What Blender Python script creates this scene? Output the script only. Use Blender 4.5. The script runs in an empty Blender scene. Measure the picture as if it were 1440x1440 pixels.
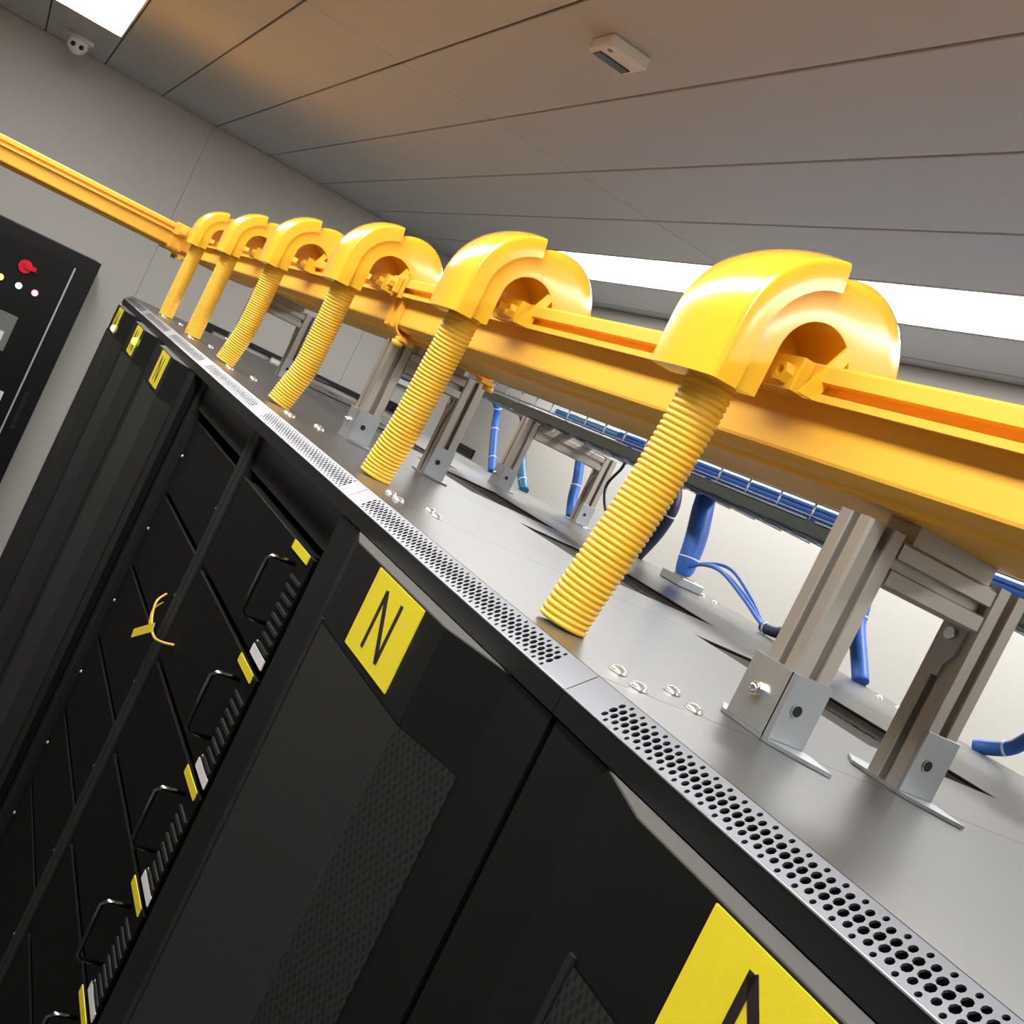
import bpy, math, random
from mathutils import Matrix, Vector
random.seed(7)
S = bpy.context.scene
COL = S.collection
PI = math.pi

# ------------------------------------------------------------------ camera
cam_d = bpy.data.cameras.new('camera'); cam = bpy.data.objects.new('camera', cam_d); COL.objects.link(cam)
R0 = Vector((0.8146641, -0.3795563, 0.4384740)).normalized()      # image right
D0 = Vector((0.3718969, -0.2382282, -0.8971845))                   # image down
D0 = (D0 - R0*D0.dot(R0)).normalized()
F0 = R0.cross(D0)                                                  # forward
m = Matrix(((R0.x, -D0.x, -F0.x, -0.4654), (R0.y, -D0.y, -F0.y, 0.0), (R0.z, -D0.z, -F0.z, 2.1215), (0, 0, 0, 1)))
cam.matrix_world = m
cam_d.sensor_width = 36; cam_d.lens = 36*1660.74/1440; cam_d.clip_start = 0.02
S.camera = cam

# ------------------------------------------------------------------ world, exposure
W = bpy.data.worlds.new('world'); S.world = W; W.use_nodes = True
W.node_tree.nodes['Background'].inputs[0].default_value = (0.8, 0.85, 0.9, 1)
W.node_tree.nodes['Background'].inputs[1].default_value = 0.05
S.view_settings.view_transform = 'Standard'; S.view_settings.look = 'None'
S.view_settings.gamma = 1.0; S.view_settings.use_curve_mapping = False
S.view_settings.exposure = 0.62
LIGHT_STRENGTH = 12.5

# ------------------------------------------------------------------ materials
def srgb(r, g, b):
    f = lambda v: (v/255/12.92) if v/255 <= 0.04045 else ((v/255+0.055)/1.055)**2.4
    return (f(r), f(g), f(b), 1)
def mat(name, col, rough=0.5, metal=0.0, noise=0.0, nscale=30.0, bump=0.0, spec=0.5, coat=0.0, stretch=None):
    mt = bpy.data.materials.new(name); mt.use_nodes = True
    nt = mt.node_tree; b = nt.nodes['Principled BSDF']
    b.inputs['Base Color'].default_value = col; b.inputs['Roughness'].default_value = rough
    b.inputs['Metallic'].default_value = metal; b.inputs['Specular IOR Level'].default_value = spec
    b.inputs['Coat Weight'].default_value = coat; b.inputs['Coat Roughness'].default_value = 0.1
    tc = nt.nodes.new('ShaderNodeTexCoord'); mp = nt.nodes.new('ShaderNodeMapping')
    nt.links.new(tc.outputs['Object'], mp.inputs[0])
    if stretch: mp.inputs['Scale'].default_value = stretch
    n = nt.nodes.new('ShaderNodeTexNoise'); n.inputs['Scale'].default_value = nscale; n.inputs['Detail'].default_value = 4
    nt.links.new(mp.outputs[0], n.inputs['Vector'])
    if noise:
        mx = nt.nodes.new('ShaderNodeMix'); mx.data_type = 'RGBA'
        mx.inputs[6].default_value = tuple(c*(1-noise) for c in col[:3])+(1,)
        mx.inputs[7].default_value = tuple(min(1, c*(1+noise)) for c in col[:3])+(1,)
        nt.links.new(n.outputs[0], mx.inputs[0]); nt.links.new(mx.outputs[2], b.inputs['Base Color'])
        mr = nt.nodes.new('ShaderNodeMapRange'); mr.inputs[3].default_value = max(0.02, rough*(1-noise)); mr.inputs[4].default_value = min(1, rough*(1+noise))
        nt.links.new(n.outputs[0], mr.inputs[0]); nt.links.new(mr.outputs[0], b.inputs['Roughness'])
    if bump:
        bp = nt.nodes.new('ShaderNodeBump'); bp.inputs['Strength'].default_value = bump; bp.inputs['Distance'].default_value = 0.002
        nt.links.new(n.outputs[0], bp.inputs['Height']); nt.links.new(bp.outputs[0], b.inputs['Normal'])
    return mt
def emit(name, col, st):
    mt = bpy.data.materials.new(name); mt.use_nodes = True; nt = mt.node_tree
    b = nt.nodes['Principled BSDF']; b.inputs['Base Color'].default_value = col
    b.inputs['Emission Color'].default_value = col; b.inputs['Emission Strength'].default_value = st
    return mt
MT = dict(
    yellow=mat('yellow_plastic', srgb(255, 190, 66), 0.5, noise=0.04, nscale=8, spec=0.35),
    hood=mat('hood_yellow_plastic', srgb(255, 198, 52), 0.22, noise=0.03, nscale=6, coat=0.7),
    hose=mat('hose_yellow_plastic', srgb(255, 198, 60), 0.42, noise=0.04, nscale=40),
    roof=mat('roof_grey_metal', srgb(88, 88, 87), 0.31, metal=0.5, noise=0.03, nscale=3, stretch=(1, 1, 1)),
    strip=mat('vent_strip_metal', srgb(118, 120, 126), 0.36, metal=0.75, noise=0.06, nscale=12),
    black=mat('black_powder_coat', srgb(10, 11, 13), 0.42, noise=0.1, nscale=120, bump=0.05, spec=0.35),
    inner=mat('black_interior', srgb(8, 8, 9), 0.75, noise=0.1),
    doorblack=mat('door_black_paint', srgb(9, 11, 11), 0.42, noise=0.08, nscale=90, bump=0.04, spec=0.3),
    chassis=mat('chassis_black', srgb(3, 3, 3), 0.6, noise=0.1, spec=0.12),
    louver=mat('louver_charcoal', srgb(22, 22, 19), 0.6, noise=0.1),
    top_sheen=mat('grey_top_sheen', srgb(92, 90, 88), 0.5, noise=0.08, nscale=60),  # lighter grey standing in for the sheen on the door tops
    post=mat('frame_post_charcoal', srgb(26, 28, 28), 0.5, noise=0.06, spec=0.3),
    gunmetal=mat('dark_chrome', srgb(120, 120, 124), 0.2, metal=1.0, noise=0.03),
    bolt=mat('bright_bolt_head', srgb(215, 215, 213), 0.22, metal=0.8, noise=0.03),
    chrome=mat('chrome', srgb(225, 225, 228), 0.15, metal=1.0, noise=0.03),
    zinc=mat('zinc_plate', srgb(165, 170, 174), 0.4, metal=0.7, noise=0.12, nscale=14),
    alu=mat('anodised_aluminium', srgb(172, 165, 156), 0.42, metal=0.55, noise=0.05, nscale=6, stretch=(12, 12, 0.6)),
    steel=mat('galvanised_steel', srgb(66, 78, 80), 0.35, metal=0.6, noise=0.1, nscale=20),
    wire=mat('mesh_wire_steel', srgb(130, 135, 140), 0.35, metal=0.8, noise=0.05),
    blue=mat('blue_cable_jacket', srgb(46, 98, 182), 0.42, noise=0.12, nscale=60),
    teal=mat('teal_blue_cable_jacket', srgb(40, 100, 140), 0.42, noise=0.12, nscale=60),
    navy=mat('dark_navy_cable_jacket', srgb(30, 42, 70), 0.45, noise=0.1, nscale=60),
    tie=mat('clear_cable_tie', srgb(190, 205, 235), 0.35, noise=0.04),
    sticker=mat('yellow_sticker', srgb(226, 206, 36), 0.5, noise=0.06, nscale=200),
    ink=mat('black_ink', srgb(28, 12, 10), 0.6, noise=0.05),
    whitelabel=mat('white_label', srgb(225, 222, 222), 0.5, noise=0.04),
    fibre=mat('orange_yellow_fibre', srgb(226, 176, 70), 0.4, noise=0.06),
    wallp=mat('wall_panel_paint', srgb(188, 185, 180), 0.55, noise=0.03, nscale=2),
    wallr=mat('wall_cream_paint', srgb(188, 186, 180), 0.6, noise=0.02, nscale=2),
    ceil=mat('ceiling_panel_paint', srgb(184, 185, 188), 0.55, metal=0.0, noise=0.04, nscale=2),
    floor=mat('floor_tile_grey', srgb(66, 67, 68), 0.4, noise=0.06, nscale=3),
    joint=mat('dark_joint', srgb(70, 64, 58), 0.8, noise=0.05),
    white=mat('white_plastic', srgb(225, 224, 220), 0.4, noise=0.02),
    smoked=mat('smoked_window', srgb(40, 42, 46), 0.2, noise=0.04),
    greybox=mat('grey_box_paint', srgb(110, 112, 108), 0.5, noise=0.05),
    bristle=mat('brush_bristle', srgb(84, 81, 78), 0.9, noise=0.2, nscale=200),
    light=emit('light_panel', (1.0, 0.985, 0.96, 1), LIGHT_STRENGTH),
    lamp_green=emit('lamp_green', (0.25, 1.0, 0.55, 1), 5), lamp_red=emit('lamp_red', (1.0, 0.12, 0.14, 1), 5),
    lamp_amber=emit('lamp_amber', (1.0, 0.55, 0.06, 1), 4), glow_green=emit('glow_green', (0.5, 1.0, 0.08, 1), 2.0),
    glow_orange=emit('glow_orange', (1.0, 0.55, 0.22, 1), 2.0),
    redknob=mat('red_knob', srgb(225, 20, 40), 0.35, noise=0.04),
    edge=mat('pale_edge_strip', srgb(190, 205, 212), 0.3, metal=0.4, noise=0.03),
)
def mesh_mat():
    mt = mat('perforated_door_sheet', srgb(34, 34, 32), 0.5)
    nt = mt.node_tree; b = nt.nodes['Principled BSDF']
    tc = nt.nodes.new('ShaderNodeTexCoord'); mp = nt.nodes.new('ShaderNodeMapping')
    mp.inputs['Rotation'].default_value = (0, 0, 0)
    nt.links.new(tc.outputs['Object'], mp.inputs[0])
    sx = nt.nodes.new('ShaderNodeSeparateXYZ'); nt.links.new(mp.outputs[0], sx.inputs[0])
    def M(op, a, bv=None):
        nd = nt.nodes.new('ShaderNodeMath'); nd.operation = op
        for i, v in enumerate((a, bv)):
            if v is None: continue
            if isinstance(v, (int, float)): nd.inputs[i].default_value = v
            else: nt.links.new(v, nd.inputs[i])
        return nd.outputs[0]
    k = 2*PI/0.0074
    c1 = M('COSINE', M('MULTIPLY', sx.outputs['Y'], k)); c2 = M('COSINE', M('MULTIPLY', sx.outputs['Z'], k*0.58))
    h = M('MULTIPLY', c1, c2)
    hole = M('GREATER_THAN', h, 0.12)
    mx = nt.nodes.new('ShaderNodeMix'); mx.data_type = 'RGBA'
    mx.inputs[6].default_value = srgb(30, 31, 28); mx.inputs[7].default_value = srgb(10, 11, 11)
    nt.links.new(hole, mx.inputs[0]); nt.links.new(mx.outputs[2], b.inputs['Base Color'])
    bp = nt.nodes.new('ShaderNodeBump'); bp.inputs['Strength'].default_value = 0.6; bp.inputs['Distance'].default_value = 0.002
    bp.invert = True
    nt.links.new(hole, bp.inputs['Height']); nt.links.new(bp.outputs[0], b.inputs['Normal'])
    return mt
MT['mesh'] = mesh_mat()

# ------------------------------------------------------------------ geometry helpers
class G:
    def __init__(s): s.v = []; s.f = []; s.sm = []
    def add(s, vs, fs, smooth=False):
        o = len(s.v); s.v += [tuple(p) for p in vs]; s.f += [tuple(i+o for i in f) for f in fs]; s.sm += [smooth]*len(fs); return s
    def box(s, x0, x1, y0, y1, z0, z1, bev=0.0):
        if bev <= 0:
            vs = [(x, y, z) for z in (z0, z1) for y in (y0, y1) for x in (x0, x1)]
            return s.add(vs, [(0, 2, 3, 1), (4, 5, 7, 6), (0, 1, 5, 4), (2, 6, 7, 3), (0, 4, 6, 2), (1, 3, 7, 5)])
        b = bev  # chamfered box as convex prism along z with chamfered top and bottom
        def ring(z, i): return [(x0+b+i, y0+i, z), (x1-b-i, y0+i, z), (x1-i, y0+b+i, z), (x1-i, y1-b-i, z), (x1-b-i, y1-i, z), (x0+b+i, y1-i, z), (x0+i, y1-b-i, z), (x0+i, y0+b+i, z)]
        vs = ring(z0, b*.6)+ring(z0+b*.6, 0)+ring(z1-b*.6, 0)+ring(z1, b*.6)
        fs = [tuple(range(7, -1, -1)), tuple(range(24, 32))]
        for k in range(3):
            for i in range(8): j = (i+1) % 8; fs.append((k*8+i, k*8+j, k*8+8+j, k*8+8+i))
        return s.add(vs, fs)
    def prism(s, poly, axis, a, b):
        """closed 2D polygon (counter-clockwise) extruded along axis 'x','y','z' from a to b"""
        n = len(poly)
        def P(p, t): return {'x': (t, p[0], p[1]), 'y': (p[0], t, p[1]), 'z': (p[0], p[1], t)}[axis]
        vs = [P(p, a) for p in poly]+[P(p, b) for p in poly]
        fs = [tuple(range(n-1, -1, -1)), tuple(range(n, 2*n))]
        for i in range(n): j = (i+1) % n; fs.append((i, j, n+j, n+i))
        return s.add(vs, fs)
    def cyl(s, c, axis, r, L, n=16, r2=None, smooth=True, rot=0.0):
        r2 = r if r2 is None else r2
        ax = Vector(axis).normalized(); u = ax.orthogonal().normalized(); w = ax.cross(u); c = Vector(c)
        vs = []
        for t, rr in ((0, r), (L, r2)):
            for i in range(n):
                a = 2*PI*i/n+rot; vs.append(c+ax*t+(u*math.cos(a)+w*math.sin(a))*rr)
        o = len(s.v)
        s.add(vs, [(i, (i+1) % n, n+(i+1) % n, n+i) for i in range(n)], smooth)
        s.add([], [])
        s.f += [tuple(o+i for i in range(n-1, -1, -1)), tuple(o+n+i for i in range(n))]; s.sm += [False, False]
        return s
    def tube(s, pts, rad, n=10, caps=True, smooth=True):
        pts = [Vector(p) for p in pts]; m_ = len(pts)
        R = rad if isinstance(rad, (list, tuple)) else [rad]*m_
        t0 = (pts[1]-pts[0]).normalized(); u = t0.orthogonal().normalized(); vs = []
        for i, p in enumerate(pts):
            t = (pts[min(i+1, m_-1)]-pts[max(i-1, 0)]).normalized()
            u = (u-t*u.dot(t)).normalized(); w = t.cross(u)
            for k in range(n):
                a = 2*PI*k/n; vs.append(p+(u*math.cos(a)+w*math.sin(a))*R[i])
        fs = [(i*n+k, i*n+(k+1) % n, (i+1)*n+(k+1) % n, (i+1)*n+k) for i in range(m_-1) for k in range(n)]
        o = len(s.v); s.add(vs, fs, smooth)
        if caps:
            s.f += [tuple(o+k for k in range(n-1, -1, -1)), tuple(o+(m_-1)*n+k for k in range(n))]; s.sm += [False]*2
        return s
    def sphere(s, c, r, nu=16, nv=10, v0=0.0, v1=PI, sz=1.0):
        vs = []; c = Vector(c)
        for j in range(nv+1):
            th = v0+(v1-v0)*j/nv
            for i in range(nu):
                a = 2*PI*i/nu; vs.append(c+Vector((r*math.sin(th)*math.cos(a), r*math.sin(th)*math.sin(a), r*sz*math.cos(th))))
        return s.add(vs, [(j*nu+i, (j+1)*nu+i, (j+1)*nu+(i+1) % nu, j*nu+(i+1) % nu) for j in range(nv) for i in range(nu)], True)
    def mesh(s, name):
        me = bpy.data.meshes.new(name); me.from_pydata([tuple(v) for v in s.v], [], s.f)
        me.polygons.foreach_set('use_smooth', s.sm); me.update(); return me
def link(name, me, mt, parent=None, loc=(0, 0, 0)):
    o = bpy.data.objects.new(name, me); COL.objects.link(o)
    if mt is not None and me is not None and not me.materials: me.materials.append(MT[mt])
    o.location = loc
    if parent is not None: o.parent = parent
    return o
def part(name, g, mt, parent=None, label=None, loc=(0, 0, 0), normals=True):
    me = g.mesh(name) if isinstance(g, G) else g
    if isinstance(g, G) and normals:
        import bmesh
        bm = bmesh.new(); bm.from_mesh(me); bmesh.ops.recalc_face_normals(bm, faces=bm.faces); bm.to_mesh(me); bm.free()
    o = link(name, me, mt, parent, loc)
    if label: o['label'] = label
    return o
def tag(o, label, cat, group=None):
    o['label'] = label; o['category'] = cat
    if group: o['group'] = group
    return o
def thing(name, label, cat, loc=(0, 0, 0), group=None, rz=0.0):
    o = bpy.data.objects.new(name, None); COL.objects.link(o); o.location = loc; o.rotation_euler = (0, 0, rz)
    o.empty_display_size = 0.05
    return tag(o, label, cat, group)
def struct(o): o['kind'] = 'structure'; return o
def dup(o, parent=None):
    c = o.copy(); COL.objects.link(c); c.parent = parent
    for ch in list(o.children): dup(ch, c)
    return c
def bez(pts, n=24):
    """Catmull-Rom through pts"""
    P = [Vector(p) for p in pts]; P = [P[0]*2-P[1]]+P+[P[-1]*2-P[-2]]; out = []
    segs = len(P)-3; per = max(2, n//segs)
    for i in range(segs):
        a, b, c, d = P[i:i+4]
        for k in range(per):
            t = k/per
            out.append(0.5*((2*b)+(c-a)*t+(2*a-5*b+4*c-d)*t*t+(3*b-a-3*c+d)*t**3))
    out.append(P[-2]); return out

# ================================================================== THE ROOM
CH = 2.926      # ceiling height
FY = 6.6        # far wall
RX = 2.16       # right wall
LX = -3.05; NY = -3.3
o = struct(part('floor', G().box(LX-.1, RX+.1, NY-.1, FY+.1, -0.1, 0), 'floor'))
# ceiling: backing slab and long metal panels with open joints
ceil = struct(part('ceiling', G().box(LX-.1, RX+.1, NY-.1, FY+.1, CH+.012, CH+.1), 'joint'))
PX0, PW = -0.328, 0.3015
rows = [(NY, 0.0), (0.0, 3.31), (3.31, FY)]
LIGHT_Y = (-2.4, 5.52)
ceil_cache = {}
def ceil_panel(x0, x1, y0, y1):
    key = (round(x1-x0, 4), round(y1-y0, 4))
    if key not in ceil_cache:
        w, d = x1-x0-.006, y1-y0-.006
        ceil_cache[key] = G().box(-w/2, w/2, -d/2, d/2, 0, 0.014, 0.003).mesh('ceiling_panel')
    part('ceiling_panel', ceil_cache[key], 'ceil', ceil, loc=((x0+x1)/2, (y0+y1)/2, CH))
for k in range(-9, 9):
    x0 = PX0+PW*k; x1 = x0+PW
    x0 = max(x0, LX); x1 = min(x1, RX)
    if x1-x0 < 0.02: continue
    lit = k in (-1, 6)
    for y0, y1 in rows:
        if lit:
            if y1 > LIGHT_Y[1]: ceil_panel(x0, x1, LIGHT_Y[1]+.02, y1)
            if y0 < LIGHT_Y[0]: ceil_panel(x0, x1, y0, LIGHT_Y[0]-.02)
        else: ceil_panel(x0, x1, y0, y1)
# walls: the far wall is made of tall wall panels
def wall_panels(wname, spans, fn, matn, back):
    w = struct(part(wname, back, 'joint'))
    for a, b in spans: part('wall_panel', fn(a, b), matn, w)
    return w
xs = [LX]+[0.263+1.2*k for k in range(-2, 2) if 0.263+1.2*k > LX]+[RX]
wall_panels('wall_far', list(zip(xs[:-1], xs[1:])), lambda a, b: G().box(a+.0006, b-.0006, FY, FY+.012, 0, CH, 0.001), 'wallp', G().box(LX-.1, RX+.1, FY+.01, FY+.1, 0, CH))
struct(part('wall_right', G().box(RX, RX+.1, NY-.1, FY+.1, 0, CH), 'wallr'))
struct(part('wall_left', G().box(LX-.1, LX, NY-.1, FY+.1, 0, CH), 'wallp'))
struct(part('wall_near', G().box(LX-.1, RX+.1, NY-.1, NY, 0, CH), 'wallp'))
# ceiling lights: long recessed linear panels
def ceiling_light(x0, x1, label):
    t = thing('ceiling_light', label, 'light', ((x0+x1)/2, 1.56, CH), 'linear ceiling lights')
    w = (x1-x0)/2-.003; L = LIGHT_Y[1]-1.56; L2 = LIGHT_Y[0]-1.56
    g = G()
    g.box(-w, -w+.008, L2, L, 0, .02); g.box(w-.008, w, L2, L, 0, .02); g.box(-w+.008, w-.008, L-.008, L, 0, .02); g.box(-w+.008, w-.008, L2, L2+.008, 0, .02)
    part('frame', g, 'white', t)
    part('diffuser', G().box(-w+.008, w-.008, L2+.008, L-.008, .004, .011), 'light', t)
ceiling_light(PX0+PW*6, PX0+PW*7, 'long white glowing ceiling light strip behind the yellow hoods')
ceiling_light(PX0-PW, PX0, 'white glowing ceiling light panel beside the dome camera')
# door and fittings on the far wall
d1 = struct(part('door_1', G().box(0.70, 1.60, FY-.022, FY-.002, 0, 1.955), 'wallp'))
part('door_header', G().box(0.66, 1.64, FY-.05, FY-.002, 1.962, 1.985), 'black', d1)
part('door_jamb', G().box(1.605, 1.64, FY-.05, FY-.002, 0, 1.962), 'post', d1)
part('door_jamb', G().box(0.66, 0.695, FY-.05, FY-.002, 0, 1.962), 'post', d1)
t = thing('door_closer', 'small white door closer box under the dark door header', 'door closer', (1.09, FY-.05, 1.945))
part('closer_body', G().box(-.055, .055, -.03, .0, -.018, .014, .004), 'white', t)
part('closer_arm', G().box(-.05, .3, -.012, -.006, .016, .022), 'greybox', t)

# ================================================================== SERVER CABINETS
CW, CD, CT = 0.6, 1.2, 2.0
Y0 = 0.696
def oct_cell(g, cs, ct, ws, wt, r, fr):
    sq = [(-1, -1), (0, -1), (1, -1), (1, 0), (1, 1), (0, 1), (-1, 1), (-1, 0)]
    vs = [fr(cs+a*ws/2, ct+b*wt/2, 0) for a, b in sq]
    for dep in (0, -.0016):
        for i in range(8):
            a = math.radians(-135+45*i); vs.append(fr(cs+r*math.cos(a), ct+r*math.sin(a), dep))
    fs = [(i, (i+1) % 8, 8+(i+1) % 8, 8+i) for i in range(8)]+[(8+i, 8+(i+1) % 8, 16+(i+1) % 8, 16+i) for i in range(8)]
    g.add(vs, fs)
bl = math.hypot(.021, .018)      # bevel length
bdir = Vector((.021, 0, .018)).normalized(); bnor = Vector((-.018, 0, .021)).normalized()
def fr(s_, t_, d_):
    p = Vector((-.021, s_, 1.982))+bdir*t_+bnor*d_; return (p.x, p.y, p.z)
vs_g = G(); c0 = bl/2; nc = 68; cs0 = 0.3-nc*.0075/2
def quad(g, s0, s1, t0, t1): g.add([fr(s0, t0, 0), fr(s1, t0, 0), fr(s1, t1, 0), fr(s0, t1, 0)], [(0, 1, 2, 3)])
for j in range(nc):
    s0 = cs0+j*.0075; sc = s0+.00375
    if j % 2 == 0:
        ts = [-9.9e-3, -3.3e-3, 3.3e-3, 9.9e-3]; lo = c0-13.2e-3
    else:
        ts = [-6.6e-3, 0, 6.6e-3]; lo = c0-9.9e-3
    for tt in ts:
        r = {0: 3.2e-3, 3: 3.05e-3, 6: 2.6e-3, 9: 1.9e-3}[int(abs(tt)*1000)]
        oct_cell(vs_g, sc, c0+tt, .0075, .0066, r, fr)
    quad(vs_g, s0, s0+.0075, 0, lo); quad(vs_g, s0, s0+.0075, 2*c0-lo, bl)
quad(vs_g, .0006, cs0, 0, bl); quad(vs_g, cs0+nc*.0075, .5994, 0, bl)
ME = {}
ME['vent_strip'] = vs_g.mesh('vent_strip')
g = G(); g.add([(-.0212, .0006, 1.982), (-.0212, .5994, 1.982), (-.0212, .5994, 1.9635), (-.0212, .0006, 1.9635), (-.004, .0006, 1.9635), (-.004, .5994, 1.9635)], [(0, 1, 2, 3), (3, 2, 5, 4)])
ME['header'] = g.mesh('header')
ME['header_back'] = G().box(.010, .014, .001, .599, 1.9, 1.996).mesh('header_back')
ME['header_edge'] = G().tube([(-.0208, .0006, 1.9822), (-.0208, .5994, 1.9822)], .0011, 6).mesh('header_edge')
# roof with a brush-lined cable cut-out
sx0, sx1, sy0, sy1 = .485, .70, .215, .568
g = G()
g.box(.0015, sx0, .0005, .5995, 1.998, 2.0); g.box(sx1, 1.205, .0005, .5995, 1.998, 2.0)
g.box(sx0, sx1, .0005, sy0, 1.998, 2.0); g.box(sx0, sx1, sy1, .5995, 1.998, 2.0)
g.box(1.203, 1.205, .0005, .5995, 1.96, 1.998)
ME['roof_panel'] = g.mesh('roof_panel')
g = G()
for side in (0, 1):
    for i in range(70):
        y = sy0+.003+i*(sy1-sy0-.006)/70; dx = random.uniform(-.004, .004)
        a, b = (sx0, (sx0+sx1)/2-.005+dx) if side == 0 else ((sx0+sx1)/2+.005+dx, sx1)
        g.box(a, b, y, y+.0036, 1.9925, 1.9965)
ME['brush_strip'] = g.mesh('brush_strip')
ME['brush_tray'] = G().box(sx0-.01, sx1+.01, sy0-.01, sy1+.01, 1.975, 1.978).mesh('brush_tray')
g = G(); g.sphere((0, 0, 0), .0075, 14, 6, 0, PI/2, 0.62); g.cyl((0, 0, -.001), (0, 0, 1), .0078, .0014, 14)
ME['screw'] = g.mesh('screw')
g = G()   # side walls, base, back, ceiling of the cabinet shell
g.box(.02, 1.19, .002, .006, .05, 1.99); g.box(.02, 1.19, .594, .598, .05, 1.99); g.box(1.186, 1.2, .001, .599, .05, 1.99); g.box(.0, 1.19, .006, .594, .05, .07)
g.box(.02, 1.19, .006, .594, 0.0, .05)
ME['body'] = g.mesh('body')
ME['frame_post'] = G().box(.0, .03, 0, .03, .0, 1.963, .003).mesh('frame_post')
# door: trapezoid bulge in plan
dp = [(-.003, .004), (-.003, .596), (-.018, .596), (-.018, .52), (-.045, .435), (-.045, .165), (-.018, .08), (-.018, .004)]
ME['door_top_sheen'] = G().prism([(-.0185, .516), (-.0445, .434), (-.0445, .166), (-.0185, .084)], 'z', 1.9605, 1.9622).mesh('door_top_sheen')  # thin plate over the bulge top, its grazing sheen painted as lighter grey
ME['door'] = G().prism([(a, b) for a, b in dp], 'z', .04, 1.961).mesh('door')
g = G(); e = .0012
g.add([(-.0186-e, .084, .2), (-.0186-e, .084, 1.872), (-.0452-e, .1652, 1.872), (-.0452-e, .1652, .2), (-.0452-e, .425, 1.872), (-.0452-e, .425, .2)], [(0, 1, 2, 3), (3, 2, 4, 5)])
ME['door_mesh'] = g.mesh('door_mesh')
ME['mesh_border'] = G().box(-.0475, -.0448, .426, .432, .2, 1.876).mesh('mesh_border')
ME['name_sticker'] = G().box(-.0464, -.0449, .214, .347, 1.880, 1.9595).mesh('name_sticker')
g = G()
def bar(g, y0, z0, y1, z1, w, x0=-.0469, x1=-.0463):
    d = Vector((0, y1-y0, z1-z0)); L = d.length; d /= L; nn = Vector((0, -d.z, d.y))*w/2
    a = Vector((0, y0, z0)); b = Vector((0, y1, z1)); vs = []
    for x in (x0, x1):
        for p in (a-nn, b-nn, b+nn, a+nn): vs.append((x, p.y, p.z))
    g.add(vs, [(0, 1, 2, 3), (7, 6, 5, 4), (0, 4, 5, 1), (1, 5, 6, 2), (2, 6, 7, 3), (3, 7, 4, 0)])
bar(g, .304, 1.891, .304, 1.948, .0065); bar(g, .304, 1.947, .259, 1.892, .0075); bar(g, .259, 1.891, .259, 1.948, .0065)
ME['letter_n'] = g.mesh('letter_n')
ME['door_handle'] = G().box(-.034, -.018, .03, .05, 1.0, 1.22, .004).mesh('door_handle')
where = [
    'black server cabinet cut by the lower right corner, vent strip nearest the camera',
    'black server cabinet whose door carries the large readable yellow N sticker',
    'black server cabinet without door, holding stacked chassis with chrome handles and labels',
    'black server cabinet without door, just beyond the one with chrome handles',
    'black server cabinet with yellow sticker, nearest of the three far closed ones',
    'black server cabinet with green lamp glow on its yellow sticker, middle of the far three',
    'black server cabinet standing at the far end of the row by an orange glow']
HASDOOR = {0, 1, 4, 5, 6}
for k in range(7):
    y = Y0+CW*(k-1)
    c = thing('server_cabinet', where[k], 'server cabinet', (0, y, 0), 'server cabinets standing in a row')
    part('body', ME['body'], 'inner', c)
    part('frame_post', ME['frame_post'], 'post', c); part('frame_post', ME['frame_post'], 'post', c, loc=(0, .57, 0))
    part('header', ME['header'], 'black', c); part('header_back', ME['header_back'], 'inner', c); part('vent_strip', ME['vent_strip'], 'strip', c, 'grey metal strip with hexagonal perforations')
    part('header_edge', ME['header_edge'], 'zinc', c)  # thin tube in brighter zinc, standing in for the edge highlight
    r = part('roof_panel', ME['roof_panel'], 'roof', c)
    part('brush_strip', ME['brush_strip'], 'bristle', r, 'dark bristle brush in the roof cut-out'); part('brush_tray', ME['brush_tray'], 'inner', r)
    for sx, sy in ((.045, .047), (.043, .001), (.103, .053), (.097, .006), (1.12, .20), (1.12, .25)):
        part('screw', ME['screw'], 'bolt', r, loc=(sx, max(sy, .0115), 2.0007))
    if k in HASDOOR:
        d = part('door', ME['door'], 'doorblack', c)
        part('door_top_sheen', ME['door_top_sheen'], 'top_sheen', d)
        part('door_mesh', ME['door_mesh'], 'mesh', d); part('mesh_border', ME['mesh_border'], 'post', d)
        part('name_sticker', ME['name_sticker'], 'sticker', d, 'yellow sticker'); part('letter_n', ME['letter_n'], 'ink', d, 'black letter N')
        if k == 5: part('lamp_glow', G().sphere((-.048, .235, 1.921), .011, 12, 8), 'glow_green', d, 'small green glow')  # small glowing green ball on the sticker
        if k == 6: part('lamp_glow', G().sphere((-.048, .225, 1.895), .011, 12, 8), 'glow_orange', d, 'small orange glow')  # small glowing orange ball on the sticker
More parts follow.
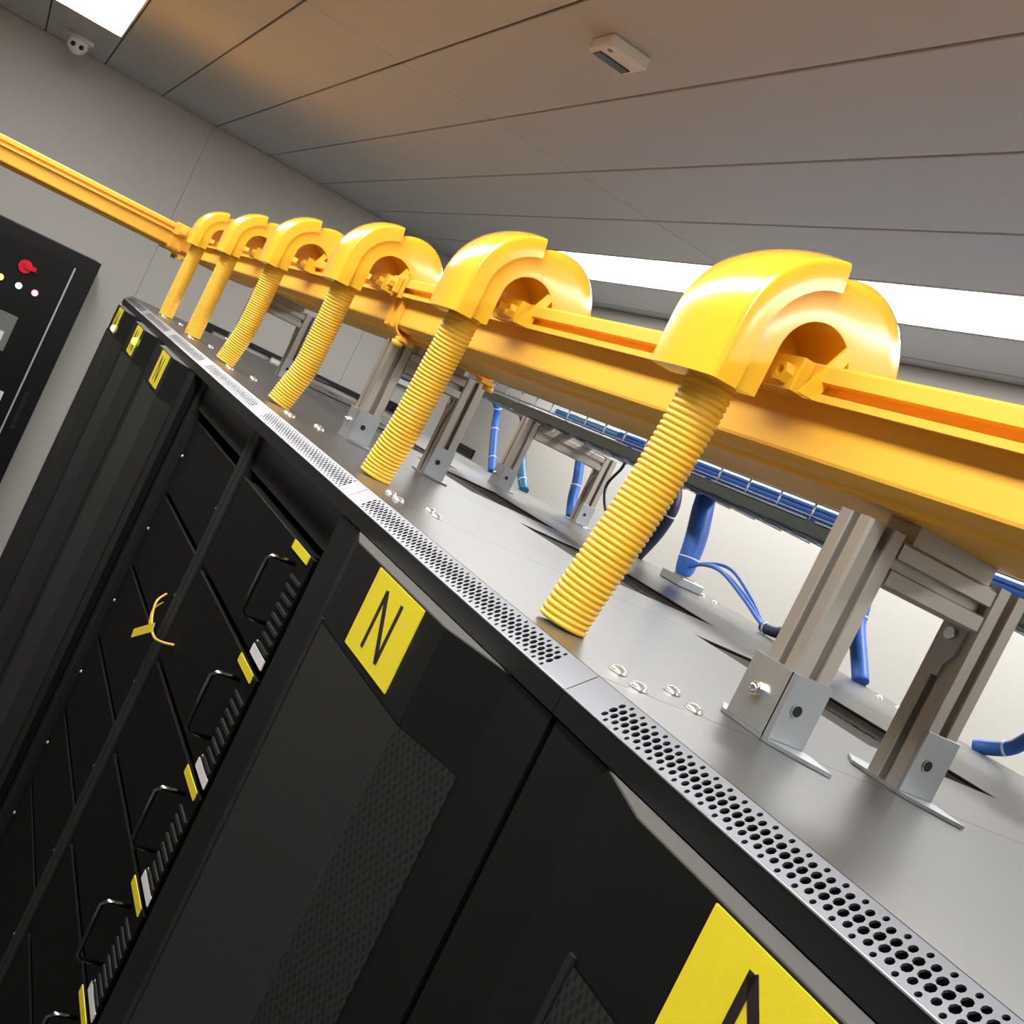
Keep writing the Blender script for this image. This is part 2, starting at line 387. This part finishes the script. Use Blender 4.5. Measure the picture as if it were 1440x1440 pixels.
# chassis inside the two open cabinets
def make_chassis(fancy, label, group, loc):
    t = thing('server_chassis', label, 'server', loc, group)
    part('chassis_case', G().box(.0, .72, -.215, .215, 0, .152), 'chassis', t)
    part('front_panel', G().box(-.006, .0, -.24, .24, 0, .152, .001), 'chassis', t)
    if fancy:
        for s in (-1,):
            pts = [(-.006, s*.178, .128), (-.036, s*.178, .128), (-.042, s*.178, .122), (-.042, s*.178, .05), (-.036, s*.178, .044), (-.006, s*.178, .044)]
            part('handle', G().tube(pts, .0032, 8), 'gunmetal', t)
            g = G()
            for i in range(8): g.box(-.0085, -.006, -.236, -.186, .018+i*.0135, .0225+i*.0135)
            part('louver', g, 'louver', t)
        part('yellow_label', G().box(-.0075, -.006, -.222, -.140, .140, .1518), 'sticker', t, 'yellow label')
        part('white_label', G().box(-.0075, -.006, -.239, -.170, .001, .0135), 'whitelabel', t, 'white label')
        for q, zz in ((-.178, .018), (-.2, .06)): part('screw', G().sphere((-.006, q, zz), .0032, 8, 5), 'gunmetal', t)
    else:
        for s in (-1, 1): part('screw', G().sphere((-.006, s*.225, .076), .004, 8, 5), 'zinc', t)
    return t
ordn = ['topmost', 'second', 'third', 'fourth', 'fifth', 'sixth', 'seventh', 'eighth']
for i in range(8):
    make_chassis(True, 'black chassis with metal handle and yellow label, %s in the stack beside the N door' % ordn[i], 'chassis stacked in the open cabinet', (0.004, Y0+.9, 1.736-.1635*i))
for i in range(8):
    make_chassis(False, 'plain black chassis without handles, %s in the second open cabinet' % ordn[i], 'plain chassis in the second open cabinet', (0.02, Y0+1.5, 1.727-.1635*i))
# yellow fibre with its tag, hanging out in front of the open cabinet
t = thing('tagged_fibre_cable', 'short yellow fibre cable with a yellow flag tag in the dark cabinet', 'cable', (-.006, 1.90, 1.60))
part('cable', G().tube(bez([(.005, .075, .035), (-.014, .033, .029), (-.016, .012, .010), (-.014, -.021, -.004), (-.014, -.063, -.004), (-.008, -.1, .004), (.008, -.12, .012)], 30), .0022, 8), 'fibre', t)
part('cable', G().tube(bez([(.005, .068, .022), (-.012, .04, .012), (-.014, .02, -.002), (-.014, .0, -.012)], 16), .0014, 6), 'fibre', t)
g = G(); g.add([(-.0165, -.035, -.004), (-.0165, .082, -.058), (-.0165, .089, -.044), (-.0165, -.028, .010), (-.0155, -.035, -.004), (-.0155, .082, -.058), (-.0155, .089, -.044), (-.0155, -.028, .010)], [(0, 1, 2, 3), (7, 6, 5, 4), (0, 4, 5, 1), (1, 5, 6, 2), (2, 6, 7, 3), (3, 7, 4, 0)])
part('flag_tag', g, 'sticker', t, 'yellow flag tag')

# ================================================================== YELLOW FIBRE TRAY
TX, TB = 0.2475, 2.203      # tray centre line and underside height
def tray_profile():
    hw = .1025; th = .003
    L = []   # outer outline of the left (aisle) half, from bottom centre to rim, then back inside
    rr = .016
    for i in range(7):
        a = PI/2*i/6; L.append((-(hw-.026)-.026*math.sin(a), .0045+.011*(1-math.cos(a))))
    L = [(-(hw-.026)+.0025, .0), (-(hw-.026)+.001, .0022)]+L
    L += [(-hw, .059), (-hw-.015, .057), (-hw-.015, .0635), (-hw-.002, .0635), (-hw-.002, .0735), (-hw-.015, .0735), (-hw-.015, .086), (-hw-.012, .089), (-hw+.003, .089)]
    I = [(-hw+th, .086), (-hw+th, .022)]
    for i in range(5):
        a = PI/2*(4-i)/4; I.append((-(hw-.026)-(.026-th)*math.sin(a), .0075+.011*(1-math.cos(a))))
    left = L+I
    return L, I
PL, PI_ = tray_profile()
def tray_ring():
    out = [(x, z) for x, z in PL]                        # left outer, bottom->rim
    inn = PI_                                            # left inner, rim->bottom
    ring = out+inn+[(-x, z) for x, z in reversed(inn)]+[(-x, z) for x, z in reversed(out)]
    return ring
RING = tray_ring()
def sweep_tray(path):
    """profile swept along a horizontal poly-line with mitred corners"""
    n = len(RING); g = G(); P = [Vector((p[0], p[1], 0)) for p in path]; vs = []
    for i, p in enumerate(P):
        d1 = (P[i]-P[i-1]).normalized() if i else None; d2 = (P[i+1]-P[i]).normalized() if i < len(P)-1 else None
        d1 = d1 or d2; d2 = d2 or d1
        n1 = Vector((d1.y, -d1.x, 0)); n2 = Vector((d2.y, -d2.x, 0)); mt = (n1+n2).normalized(); mt = mt/mt.dot(n1)
        for u, w in RING: q = p+mt*u; vs.append((q.x, q.y, w))
    fs = [(i*n+k, (i+1)*n+k, (i+1)*n+(k+1) % n, i*n+(k+1) % n) for i in range(len(P)-1) for k in range(n)]
    fs += [tuple(range(n)), tuple((len(P)-1)*n+k for k in range(n-1, -1, -1))]
    g.add(vs, fs); return g
def tray(label, path, loc):
    t = thing('fibre_tray', label, 'cable tray', loc, 'yellow fibre tray sections')
    part('trough', sweep_tray([(a-loc[0], b-loc[1]) for a, b in path]), 'yellow', t)
    return t
tray('nearest straight section of yellow plastic fibre tray, running out at the right edge', [(TX, -1.6), (TX, 1.949)], (TX, -1.6, TB))
tray('straight yellow plastic fibre tray section behind the four far hoods', [(TX, 1.951), (TX, 4.08)], (TX, 1.951, TB))
tray('yellow tray corner piece behind the farthest hood', [(TX, 4.082), (TX, 4.4125), (.06, 4.4125)], (TX, 4.082, TB))
tray('yellow plastic fibre tray crossing at far left in front of the grey wall', [(.058, 4.4125), (-2.2, 4.4125)], (.058, 4.4125, TB))
# clip-on couplers where two sections meet (built with the trough axis along Y)
def make_coupler(label, loc, rz):
    t = thing('tray_coupler', label, 'coupler', loc, 'yellow tray couplers', rz)
    hw = .1025; w = .026
    outer = []; n = 8; rr = .02
    for i in range(n+1):
        a = PI/2*i/n; outer.append((-(hw+.004-rr)-rr*math.sin(a), -.004+rr-rr*math.cos(a)))
    outer += [(-hw-.004, .056), (-hw-.019, .053), (-hw-.019, .093), (-hw-.006, .096)]
    inner = [(-hw-.006, .0925), (-hw-.0155, .0905), (-hw-.0155, .0565), (-hw-.0005, .0585)]
    for i in range(n+1):
        a = PI/2*(n-i)/n; inner.append((-(hw+.0005-rr+.003)-(rr-.003)*math.sin(a), -.0005+rr-.003-(rr-.003)*math.cos(a)))
    ring = outer+inner+[(-x, z) for x, z in reversed(inner)]+[(-x, z) for x, z in reversed(outer)]
    ring.reverse()
    part('collar', G().prism(ring, 'y', -w, w), 'yellow', t)
    for s in (-1, 1):
        for yy in (-.018, .018):
            part('rib', G().box(s*(hw+.0035) if s > 0 else -(hw+.009), (hw+.009) if s > 0 else -(hw+.0035), yy-.003, yy+.003, .006, .053), 'yellow', t)
        part('clip_block', G().box(min(s*(hw+.0195), s*(hw+.031)), max(s*(hw+.0195), s*(hw+.031)), -.016, .012, .058, .086, .002), 'yellow', t)
        part('bolt_knob', G().cyl((s*(hw+.031), -.004, .072), (s, 0, 0), .0095, .010, 6, smooth=False), 'yellow', t)
        part('bolt_knob', G().cyl((s*(hw-.01), -.034, -.012), (0, 0, -1), .010, .009, 14), 'yellow', t)
        part('foot_clip', G().box(s*(hw-.02)-.014, s*(hw-.02)+.014, -.046, -.022, -.012, -.0045, .002), 'yellow', t)
    return t
make_coupler('yellow tray coupler with knobs beside the fourth hood from the far end', (TX, 1.95, TB), 0)
make_coupler('yellow tray coupler at far left where the crossing tray begins', (.059, 4.4125, TB), PI/2)

# ================================================================== DROP-OUT HOODS
HC = (.12, 0, 2.284)        # centre of the hood arch (x, -, z)
def arch(sec_fn, steps, rev=False):
    """steps: list of (angle_deg, drop); section points (radius, y); returns closed sweep"""
    g = G(); vs = []; n = None
    for th, drop in steps:
        sec = sec_fn(th, drop); n = len(sec); a = math.radians(th)
        for r, y in sec: vs.append((r*math.cos(a), y, r*math.sin(a)-drop))
    m_ = len(steps)
    fs = [(i*n+k, (i+1)*n+k, (i+1)*n+(k+1) % n, i*n+(k+1) % n) for i in range(m_-1) for k in range(n)]
    g.add(vs, fs, True); g.f += [tuple(range(n-1, -1, -1)), tuple((m_-1)*n+k for k in range(n))]; g.sm += [False, False]
    return g
def shell_sec(th, drop):
    w, r0, c = .052, .0625, .0055
    def crown(y): return .0925-.0055*(abs(y)/w)**2.2
    s = [(r0, -w), (.071, -w)]
    r1 = crown(w-c)
    for i in range(5):
        a = PI/2*i/4; s.append((r1-c+c*math.sin(a), -w+c-c*math.cos(a)))
    n = 8
    for i in range(1, n): y = -(w-c)+2*(w-c)*i/n; s.append((crown(y), y))
    for i in range(5):
        a = PI/2*(4-i)/4; s.append((r1-c+c*math.sin(a), w-c+c*math.cos(a)))
    return s+[(.071, w), (r0, w)]
def duct_sec(th, drop):
    q = min(1, max(0, (115-th)/75)); q = q*q*(3-2*q)
    fl = max(0, drop-.0)*.0
    w = .043; r0 = .037; r1 = .070+.034*q+fl; c = .004+.022*q
    if th <= 0: r1 += .10*drop+ 9*drop*drop
    s = [(r0, -w)]
    for i in range(6):
        a = PI/2*i/5; s.append((r1-c+c*math.sin(a), -w+c-c*math.cos(a)))
    for i in range(6):
        a = PI/2*(5-i)/5; s.append((r1-c+c*math.sin(a), w-c+c*math.cos(a)))
    return s+[(r0, w)]
from math import cos, sin
def auto_smooth(me, ang=35):
    import bmesh
    bm = bmesh.new(); bm.from_mesh(me); bmesh.ops.recalc_face_normals(bm, faces=bm.faces)
    for e_ in bm.edges:
        if len(e_.link_faces) == 2 and e_.calc_face_angle(0) > math.radians(ang): e_.smooth = False
    for f_ in bm.faces: f_.smooth = True
    bm.to_mesh(me); bm.free(); return me
shell_steps = [(180, .047), (180, .024), (180, .0)]+[(180-i*4, 0) for i in range(1, 21)]
duct_steps = [(180, .044), (180, .022), (180, 0)]+[(180-i*6, 0) for i in range(1, 30)]+[(0, 0)]+[(0, .006*i) for i in range(1, 8)]
ME['outer_shell'] = auto_smooth(arch(shell_sec, shell_steps).mesh('outer_shell'))
ME['arch_duct'] = auto_smooth(arch(duct_sec, duct_steps).mesh('arch_duct'))
g = G()
g.box(-.004, .0095, -.036, .036, -.0165, .013, .001)           # block over the rim slot
ME['rim_clamp'] = g.mesh('rim_clamp')
g = G(); g.prism([(-.006, -.017), (.012, -.017), (.027, .030), (.018, .034)], 'y', -.0515, -.0485)
ME['clamp_gusset'] = g.mesh('clamp_gusset')
def hexnut():
    g = G(); vs = []; n = 6
    for x, r in ((0, .0095), (-.0085, .0095), (-.0085, .0052), (-.003, .0045)):
        for i in range(n): a = PI/3*i; vs.append((x, r*cos(a), r*sin(a)))
    fs = [(k*n+i, k*n+(i+1) % n, (k+1)*n+(i+1) % n, (k+1)*n+i) for k in range(3) for i in range(n)]+[tuple(range(18, 24))]
    return g.add(vs, fs)
ME['hex_knob'] = hexnut().mesh('hex_knob')
ME['arch_back'] = G().prism([(.0385*cos(PI*i/16), .0385*sin(PI*i/16)) for i in range(17)]+[(-.0385, -.004), (.0385, -.004)], 'y', .030, .033).mesh('arch_back')
ME['foot_flange'] = G().box(.112, .134, -.05, .05, .0135, .0165, .001).mesh('foot_flange')
hood_pos = ['nearest', 'second nearest', 'third nearest', 'fourth nearest', 'fifth nearest', 'farthest']
def make_hood(k):
    y = .842+.6*k
    t = thing('drop_out_hood', '%s of the six yellow arched drop-out hoods over the tray rim' % hood_pos[k], 'hood', (HC[0], y, HC[2]), 'yellow drop-out hoods on the tray')
    part('arch_duct', ME['arch_duct'], 'hood', t); part('outer_shell', ME['outer_shell'], 'hood', t)
    part('arch_back', ME['arch_back'], 'hood', t); part('rim_clamp', ME['rim_clamp'], 'hood', t, loc=(0, 0, -.007)); part('clamp_gusset', ME['clamp_gusset'], 'hood', t, loc=(0, 0, -.007))
    part('hex_knob', ME['hex_knob'], 'hood', t, loc=(-.004, -.022, -.011)); part('hex_knob', ME['hex_knob'], 'hood', t, loc=(-.004, .016, -.011))
    return t
for k in range(6): make_hood(k)

# ================================================================== CORRUGATED HOSES
def hose(k, pts):
    path = bez(pts, 60); 
    # resample evenly, three rings for each corrugation
    L = [0]
    for a, b in zip(path[:-1], path[1:]): L.append(L[-1]+(b-a).length)
    tot = L[-1]; n = int(tot/.0053); P = []; R = []
    def at(s):
        for i in range(len(L)-1):
            if L[i+1] >= s: return path[i].lerp(path[i+1], (s-L[i])/max(1e-9, L[i+1]-L[i]))
        return path[-1]
    for i in range(n):
        for f_, r in ((0.0, .0202), (.2, .0220), (.5, .0224), (.8, .0220)):
            P.append(at(tot*(i+f_)/n)); R.append(r)
    P.append(path[-1]); R.append(.0196)
    base = Vector(pts[-1])
    P = [p-base for p in P]
    g = G().tube(P, R, 24)
    o_ = part('corrugated_hose', g, 'hose', None, loc=base)
    tag(o_, '%s of the six yellow corrugated hoses between hood and cabinet roof' % hood_pos[k], 'hose', 'yellow corrugated hoses')
def hose_pts(k, bx, by, bend):
    y = .842+.6*k; tx, tz = .0665, 2.247
    return [(tx, y, tz), (tx, y, 2.215), (tx+bend*.5, y+(by*.35), 2.15), (tx+bend+bx*.3, y+by*.6, 2.08), (tx+bx*.8+bend*.4, y+by*.92, 2.025), (tx+bx, y+by, 2.0015)]
HP = [(-.018, .012, -.004), (-.004, .03, .002), (-.012, .025, .006), (-.01, .02, .004), (.0, .01, .0), (.0, .01, .0)]
for k in range(6): hose(k, hose_pts(k, *HP[k]))

# ================================================================== ALUMINIUM SUPPORT FRAMES
def extr_profile(s=.04, slot=.0085, depth=.009):
    h = s/2; q = slot/2; c = .0025
    one = [(-h+c, -h), (-q-.001, -h), (-q, -h+.0012), (-q, -h+.003), (-q-.003, -h+.004), (-q-.001, -h+depth), (q+.001, -h+depth), (q+.003, -h+.004), (q, -h+.003), (q, -h+.0012), (q+.001, -h), (h-c, -h)]
    out = []
    for k in range(4):
        a = PI/2*k
        for x, y in one: out.append((x*cos(a)-y*sin(a), x*sin(a)+y*cos(a)))
    return out
PR = extr_profile()
def make_frame(name, label, cat, group, x0, y, w, top, slider=True):
    """two slotted posts and a crossbar; x0 = centre of the aisle-side post, w = post spacing"""
    t = thing(name, label, cat, (x0, y, 2.0), group)
    H = top-2.0; z0 = .0035
    for px in (0, w):
        part('post', G().prism(PR, 'z', z0, H).__class__() if False else G().prism([(px+a, b) for a, b in PR], 'z', z0, H), 'alu', t)
    part('crossbar', G().prism([(b, H-.024+a) for a, b in PR], 'x', .0203, w-.0203), 'alu', t)
    part('saddle_plate', G().box(.03, w-.03, -.018, .018, H-.004, 2.2028-2.0), 'alu', t)
    for i, px in enumerate((0, w)):
        g = G(); h = .0205; th = .0028; bh = .0585
        if i == 0: g.box(px-h-th, px-h, -.029, .029, z0, bh, .0006)           # plate facing the aisle
        g.box(px-h-(th if i == 0 else 0), px+h, -h-th, -h, z0, bh, .0006)       # plate facing the camera side
        # pointed foot flanges
        zf = (.0004, .0034)
        g.prism([(px-h-th, -.032), (px-.002, -.058), (px+.012, -.070), (px+h, -.038), (px+h, -h-.001), (px-h-th, -h-.001)], 'z', *zf)
        g.prism([(px-h-th, h+.001), (px+h, h+.001), (px+h, .038), (px+.0, .064), (px-h-th, .034)], 'z', *zf)
        g.box(px-h-th, px+h, -h-.002, h+.002, .0004, .0034)
        br = part('foot_bracket', g, 'zinc', t, 'bright zinc foot bracket')
        if i == 0: part('bolt', G().cyl((px-h-th, .004, .032), (-1, 0, 0), .0065, .005, 6, smooth=False).sphere((px-h-th-.005, .004, .032), .005, 10, 6), 'chrome', br)
        part('hole_rim', G().cyl((px-.004, -h-th-.0003, .031), (0, -1, 0), .0058, .0006, 16), 'zinc', br)
        part('bolt_hole', G().cyl((px-.004, -h-th-.0004, .031), (0, -1, 0), .0046, .0008, 16), 'inner', br)
    if slider:
        px = w; h = .0203
        g = G(); x = px-h
        prof = [(-.0125, -.012), (-.0125, -.05), (-.006, -.060), (-.006, -.071), (.006, -.071), (.006, -.060), (.0125, -.05), (.0125, -.012)]
        g.prism([(a, H-.018+b) for a, b in prof], 'x', x-.003, x)
        s_ = part('slider_plate', g, 'zinc', t)
        part('bolt', G().cyl((x-.003, 0, H-.052), (-1, 0, 0), .0055, .004, 12), 'chrome', s_)
    return t
pos = ['nearest aluminium goal-post frame holding up the yellow tray at right', 'aluminium goal-post frame under the yellow tray coupler', 'small far aluminium goal-post frame under the yellow tray, between hoses', 'farthest aluminium goal-post frame under the yellow tray']
for i in range(3):
    make_frame('tray_support', pos[i], 'support frame', 'aluminium frames under the yellow tray', .184, (.722, 1.985, 3.27)[i], .154, 2.191)
make_frame('mesh_tray_support', 'aluminium frame under the far part of the wire mesh tray', 'support frame', 'aluminium frames under the mesh tray', .872, 2.82, .26, 2.198)
make_frame('mesh_tray_support', 'aluminium frame under the mesh tray, outside the right edge of the view', 'support frame', 'aluminium frames under the mesh tray', .872, .55, .26, 2.198) if False else None

# ================================================================== WIRE MESH TRAY AND BLUE CABLES
t = thing('wire_mesh_tray', 'galvanised wire mesh cable tray full of blue cables behind the yellow tray', 'cable tray', (.86, .2, 2.2035))
g = G(); y1 = 3.05; yy0 = 0.0
x1 = .27
for zz in (.006, .03, .055):
    for xx in (0.004, x1): g.tube([(xx, yy0, zz), (xx, y1, zz)], .0021, 6)
for xx in (.045, .09, .135, .18, .225): g.tube([(xx, yy0, .003), (xx, y1, .003)], .0021, 6)
ny = int((y1-yy0)/.1)
for i in range(ny+1):
    y = yy0+.02+i*.1
    g.tube([(0.0, y, .06), (0.0, y, .0), (x1+.004, y, 0.0), (x1+.004, y, .06)], .0021, 6)
part('wire_mesh', g, 'wire', t)
g = G(); g.box(-.008, .0, yy0, y1, -.001, .020, .001); 
part('side_rail', g, 'steel', t)
for i in range(9):
    y = .1+i*.33
    part('edge_glint', G().box(-.012, -.002, y, y+.30, .0205, .0235, .0008), 'zinc', t)  # strips added to imitate the bright highlights along the rail top
def cable(name, label, cat, pts, r, mt, n=28, ties=(), group=None, sides=12):
    base = Vector(pts[-1]); path = [p-base for p in bez(pts, n)]
    rr = r if not isinstance(r, (list, tuple)) else [r[0]+(r[1]-r[0])*math.sin(PI*min(1, i/(len(path)-1)*1.0))**.7 for i in range(len(path))]
    if ties:
        t_ = thing(name, label, cat, base, group)
        part('bundle', G().tube(path, rr, sides), mt, t_)
        for f_ in ties:
            i = int(f_*(len(path)-1)); i = min(max(i, 0), len(path)-2)
            d = (path[i+1]-path[i]).normalized(); R_ = (rr[i] if isinstance(rr, list) else rr)+.0012
            part('cable_tie', G().cyl(path[i]-d*.002, d, R_, .004, 14), 'tie', t_)
        return t_
    o_ = part(name, G().tube(path, rr, sides), mt, None, loc=base)
    return tag(o_, label, cat, group)
CB = 'blue cable bundles dropping from the mesh tray'
cable('cable_bundle', 'dark blue tied cable bundle at the far end of the mesh tray', 'cable', [(1.10, 3.69, 2.235), (1.15, 3.70, 2.21), (1.17, 3.69, 2.145), (1.175, 3.625, 2.064), (1.18, 3.575, 2.0045)], .0135, 'blue', ties=(.3, .55, .85), group=CB)
cable('cable_bundle', 'teal blue cable bundle just left of the gap in the mesh tray', 'cable', [(1.08, 3.38, 2.232), (1.14, 3.43, 2.20), (1.168, 3.425, 2.125), (1.17, 3.36, 2.06), (1.17, 3.275, 2.0035)], .0155, 'teal', ties=(.92,), group=CB)
cable('cable_bundle', 'blue tied cable bundle beside the right post of the mesh tray frame', 'cable', [(1.09, 3.05, 2.235), (1.15, 3.04, 2.20), (1.168, 3.0, 2.118), (1.17, 2.975, 2.056), (1.175, 2.945, 2.0035)], .0145, 'blue', ties=(.62,), group=CB)
cable('data_cable', 'thin dark navy cable looping down behind the nearest hose', 'cable', [(1.06, 2.62, 2.225), (1.09, 2.66, 2.19), (1.1, 2.71, 2.135), (1.1, 2.69, 2.095), (1.1, 2.63, 2.05), (1.1, 2.58, 2.0045)], .0042, 'navy', group=CB, sides=8)
cable('cable_bundle', 'dark blue cable bundle mostly hidden behind the nearest yellow hose', 'cable', [(1.09, 2.46, 2.235), (1.14, 2.47, 2.2), (1.15, 2.455, 2.15), (1.16, 2.48, 2.08), (1.16, 2.52, 2.0035)], .016, 'navy', ties=(.6,), group=CB)
cable('cable_bundle', 'thick blue cable bundle entering the roof right of the nearest hose', 'cable', [(1.0, 2.2, 2.24), (1.045, 2.205, 2.21), (1.05, 2.19, 2.168), (1.05, 2.165, 2.105), (1.05, 2.152, 2.04), (1.055, 2.15, 2.024)], (.014, .0255), 'blue', ties=(.2, .72), group=CB)
t = thing('cable_entry_box', 'small grey cable entry box under the thick blue bundle', 'entry box', (1.055, 2.15, 2.0005))
part('box_body', G().box(-.035, .035, -.04, .04, 0, .02, .003), 'zinc', t); part('grommet', G().cyl((0, 0, .0195), (0, 0, 1), .026, .003, 16), 'greybox', t)
for i, dx in enumerate((-.012, .0, .012)):
    cable('patch_cable', ['lowest', 'middle', 'highest'][i]+' of the thin blue cables arching from the thick bundle to the post', 'cable', [(1.05+dx*.3, 2.14, 2.045+.004*i), (1.05+dx, 2.08, 2.066+.006*i), (1.05+dx, 2.01, 2.070+.006*i*(i-1)), (1.05+dx*.6, 1.91, 2.042+.004*i), (1.05+dx*.4, 1.84, 2.018), (1.05, 1.79, 2.009)], .0038, 'blue', group='thin blue patch cables', sides=8)
cable('cable_bundle', 'blue tied cable bundle seen between the two nearest posts', 'cable', [(1.12, 1.78, 2.235), (1.18, 1.79, 2.19), (1.2, 1.775, 2.14), (1.2, 1.76, 2.095), (1.195, 1.71, 2.04), (1.19, 1.675, 2.0035)], .0165, 'blue', ties=(.55,), group=CB)
cable('cable_bundle', 'blue cable bundle leaving the roof edge at the right border', 'cable', [(1.2, 1.1, 2.235), (1.22, 1.2, 2.15), (1.2, 1.285, 2.075), (1.2, 1.325, 2.03), (1.185, 1.375, 2.0045)], .0125, 'blue', ties=(.8,), group=CB)
cable('cable_bundle', 'short dark blue cable bundle on the roof just behind the nearest post', 'cable', [(1.055, 1.835, 2.0125), (1.05, 1.79, 2.016), (1.05, 1.75, 2.028), (1.05, 1.70, 2.02), (1.05, 1.665, 2.0125)], .0115, 'navy', ties=(.1,), group=CB)
lane = 0
names = ['first', 'second', 'third', 'fourth', 'fifth', 'sixth', 'seventh', 'eighth', 'ninth', 'tenth']
for i in range(10):
    xx = .885+.026*(i % 8)+(.012 if i > 7 else 0); zz = 2.2205+(.025 if i > 7 else 0)
    ye = (2.9, 2.55, 2.95, 2.3, 2.85, 2.2, 2.7, 2.9, 2.4, 2.8)[i]
    cable('tray_cable', '%s lengthwise blue cable in the mesh tray, counted from the yellow tray side' % names[i], 'cable', [(xx, .02, zz), (xx+random.uniform(-.002, .002), ye*.33, zz+.001), (xx+random.uniform(-.002, .002), ye*.66, zz), (xx, ye, zz)], .0115, ('blue', 'teal', 'navy', 'blue')[i % 4], n=36, group='blue cables lying in the mesh tray', sides=8)

# ================================================================== FAR ELECTRICAL CABINET
ex0, ex1, ef = -1.10, .02, 6.2
t = thing('power_cabinet', 'black electrical cabinet with glowing lamps against the far left wall', 'cabinet', ((ex0+ex1)/2, 6.4, 0))
lx = lambda x: x-(ex0+ex1)/2
ly = lambda y: y-6.4
part('body', G().box(lx(ex0), lx(ex1), ly(ef+.02), ly(6.595), 0, 2.022, .004), 'black', t)
d = part('door', G().box(lx(ex0)+.03, lx(-.075), ly(ef), ly(ef+.0195), .08, 1.955, .003), 'doorblack', t)
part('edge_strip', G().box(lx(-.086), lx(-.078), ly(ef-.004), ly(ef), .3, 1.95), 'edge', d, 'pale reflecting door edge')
def lamp(x, z, mt, nm, r=.017):
    q = part('lamp_glow', G().cyl((lx(x), ly(ef)-.012, z), (0, 1, 0), r, .013, 16), 'greybox', d)
    part('lens', G().sphere((lx(x), ly(ef)-.012, z), r*.85, 14, 8), mt, q, nm)
lamp(-.365, 1.762, 'lamp_amber', 'glowing amber lamp'); lamp(-.277, 1.76, 'lamp_green', 'small green glow'); lamp(-.2, 1.76, 'lamp_red', 'glowing red lamp')
q = part('rotary_switch', G().cyl((lx(-.285), ly(ef)-.02, 1.857), (0, 1, 0), .032, .02, 20), 'redknob', d, 'red rotary switch')
part('switch_lever', G().box(lx(-.285)-.008, lx(-.285)+.05, ly(ef)-.034, ly(ef)-.02, 1.85, 1.872, .003), 'redknob', q)
q = part('breaker_plate', G().box(lx(-.37), lx(-.22), ly(ef)-.006, ly(ef), 1.44, 1.62, .002), 'greybox', d)
part('breaker_toggle', G().box(lx(-.31), lx(-.25), ly(ef)-.03, ly(ef)-.006, 1.47, 1.53, .004), 'white', q)
part('breaker_plate', G().box(lx(-.36), lx(-.14), ly(ef)-.006, ly(ef), 1.16, 1.26, .002), 'white', d)
part('door_lock', G().box(lx(-.055), lx(-.03), ly(ef+.012), ly(ef+.02), 1.1, 1.3, .002), 'post', t)

# ================================================================== CEILING AND WALL FITTINGS
t = thing('dome_camera', 'white twin-lens dome camera on the ceiling beside the light panel', 'camera', (-.475, 6.12, CH))
part('base', G().cyl((0, 0, -.02), (0, 0, 1), .062, .02, 24), 'white', t)
b = part('ball', G().sphere((0, 0, -.035), .05, 24, 16), 'white', t)
for s in (-1, 1): part('lens', G().sphere((s*.019, -.045, -.05), .0115, 12, 8), 'smoked', b, 'dark lens')
t = thing('ceiling_sensor', 'small white boxy sensor with dark window on the bare ceiling', 'sensor', (.425, 2.25, CH))
part('housing', G().box(-.052, .045, -.048, .05, -.026, 0, .005), 'white', t)
part('window', G().box(-.04, .036, .008, .044, -.0285, -.0255, .001), 'smoked', t, 'dark window')
part('indicator', G().cyl((-.035, -.025, -.0275), (0, 0, 1), .006, .003, 10), 'greybox', t)
t = thing('wall_vent', 'small black vent plate low on the right wall near the corner', 'vent', (RX-.001, 6.2, 1.965))
part('plate', G().box(-.014, 0, -.19, .19, -.026, .026, .003), 'black', t)
part('slot_bar', G().box(-.016, -.0135, -.17, .17, -.004, .004), 'inner', t)
t = thing('wall_junction_box', 'grey junction box with a pale clamp high on the far wall', 'junction box', (1.76, FY-.001, 2.2))
part('box_body', G().box(-.13, .13, -.09, 0, -.02, .13, .006), 'greybox', t)
part('pale_clamp', G().box(-.12, .14, -.06, 0, -.06, -.025, .006), 'white', t)
part('cable_gland', G().cyl((-.02, -.045, -.02), (0, 0, -1), .022, .02, 12), 'inner', t)
t = thing('wall_socket', 'black socket plate on the far wall beside the door', 'socket', (1.80, FY-.001, 2.0))
part('plate', G().box(-.055, .055, -.03, 0, -.03, .03, .004), 'black', t); part('plug', G().box(.005, .045, -.05, -.03, -.026, .0, .003), 'inner', t)
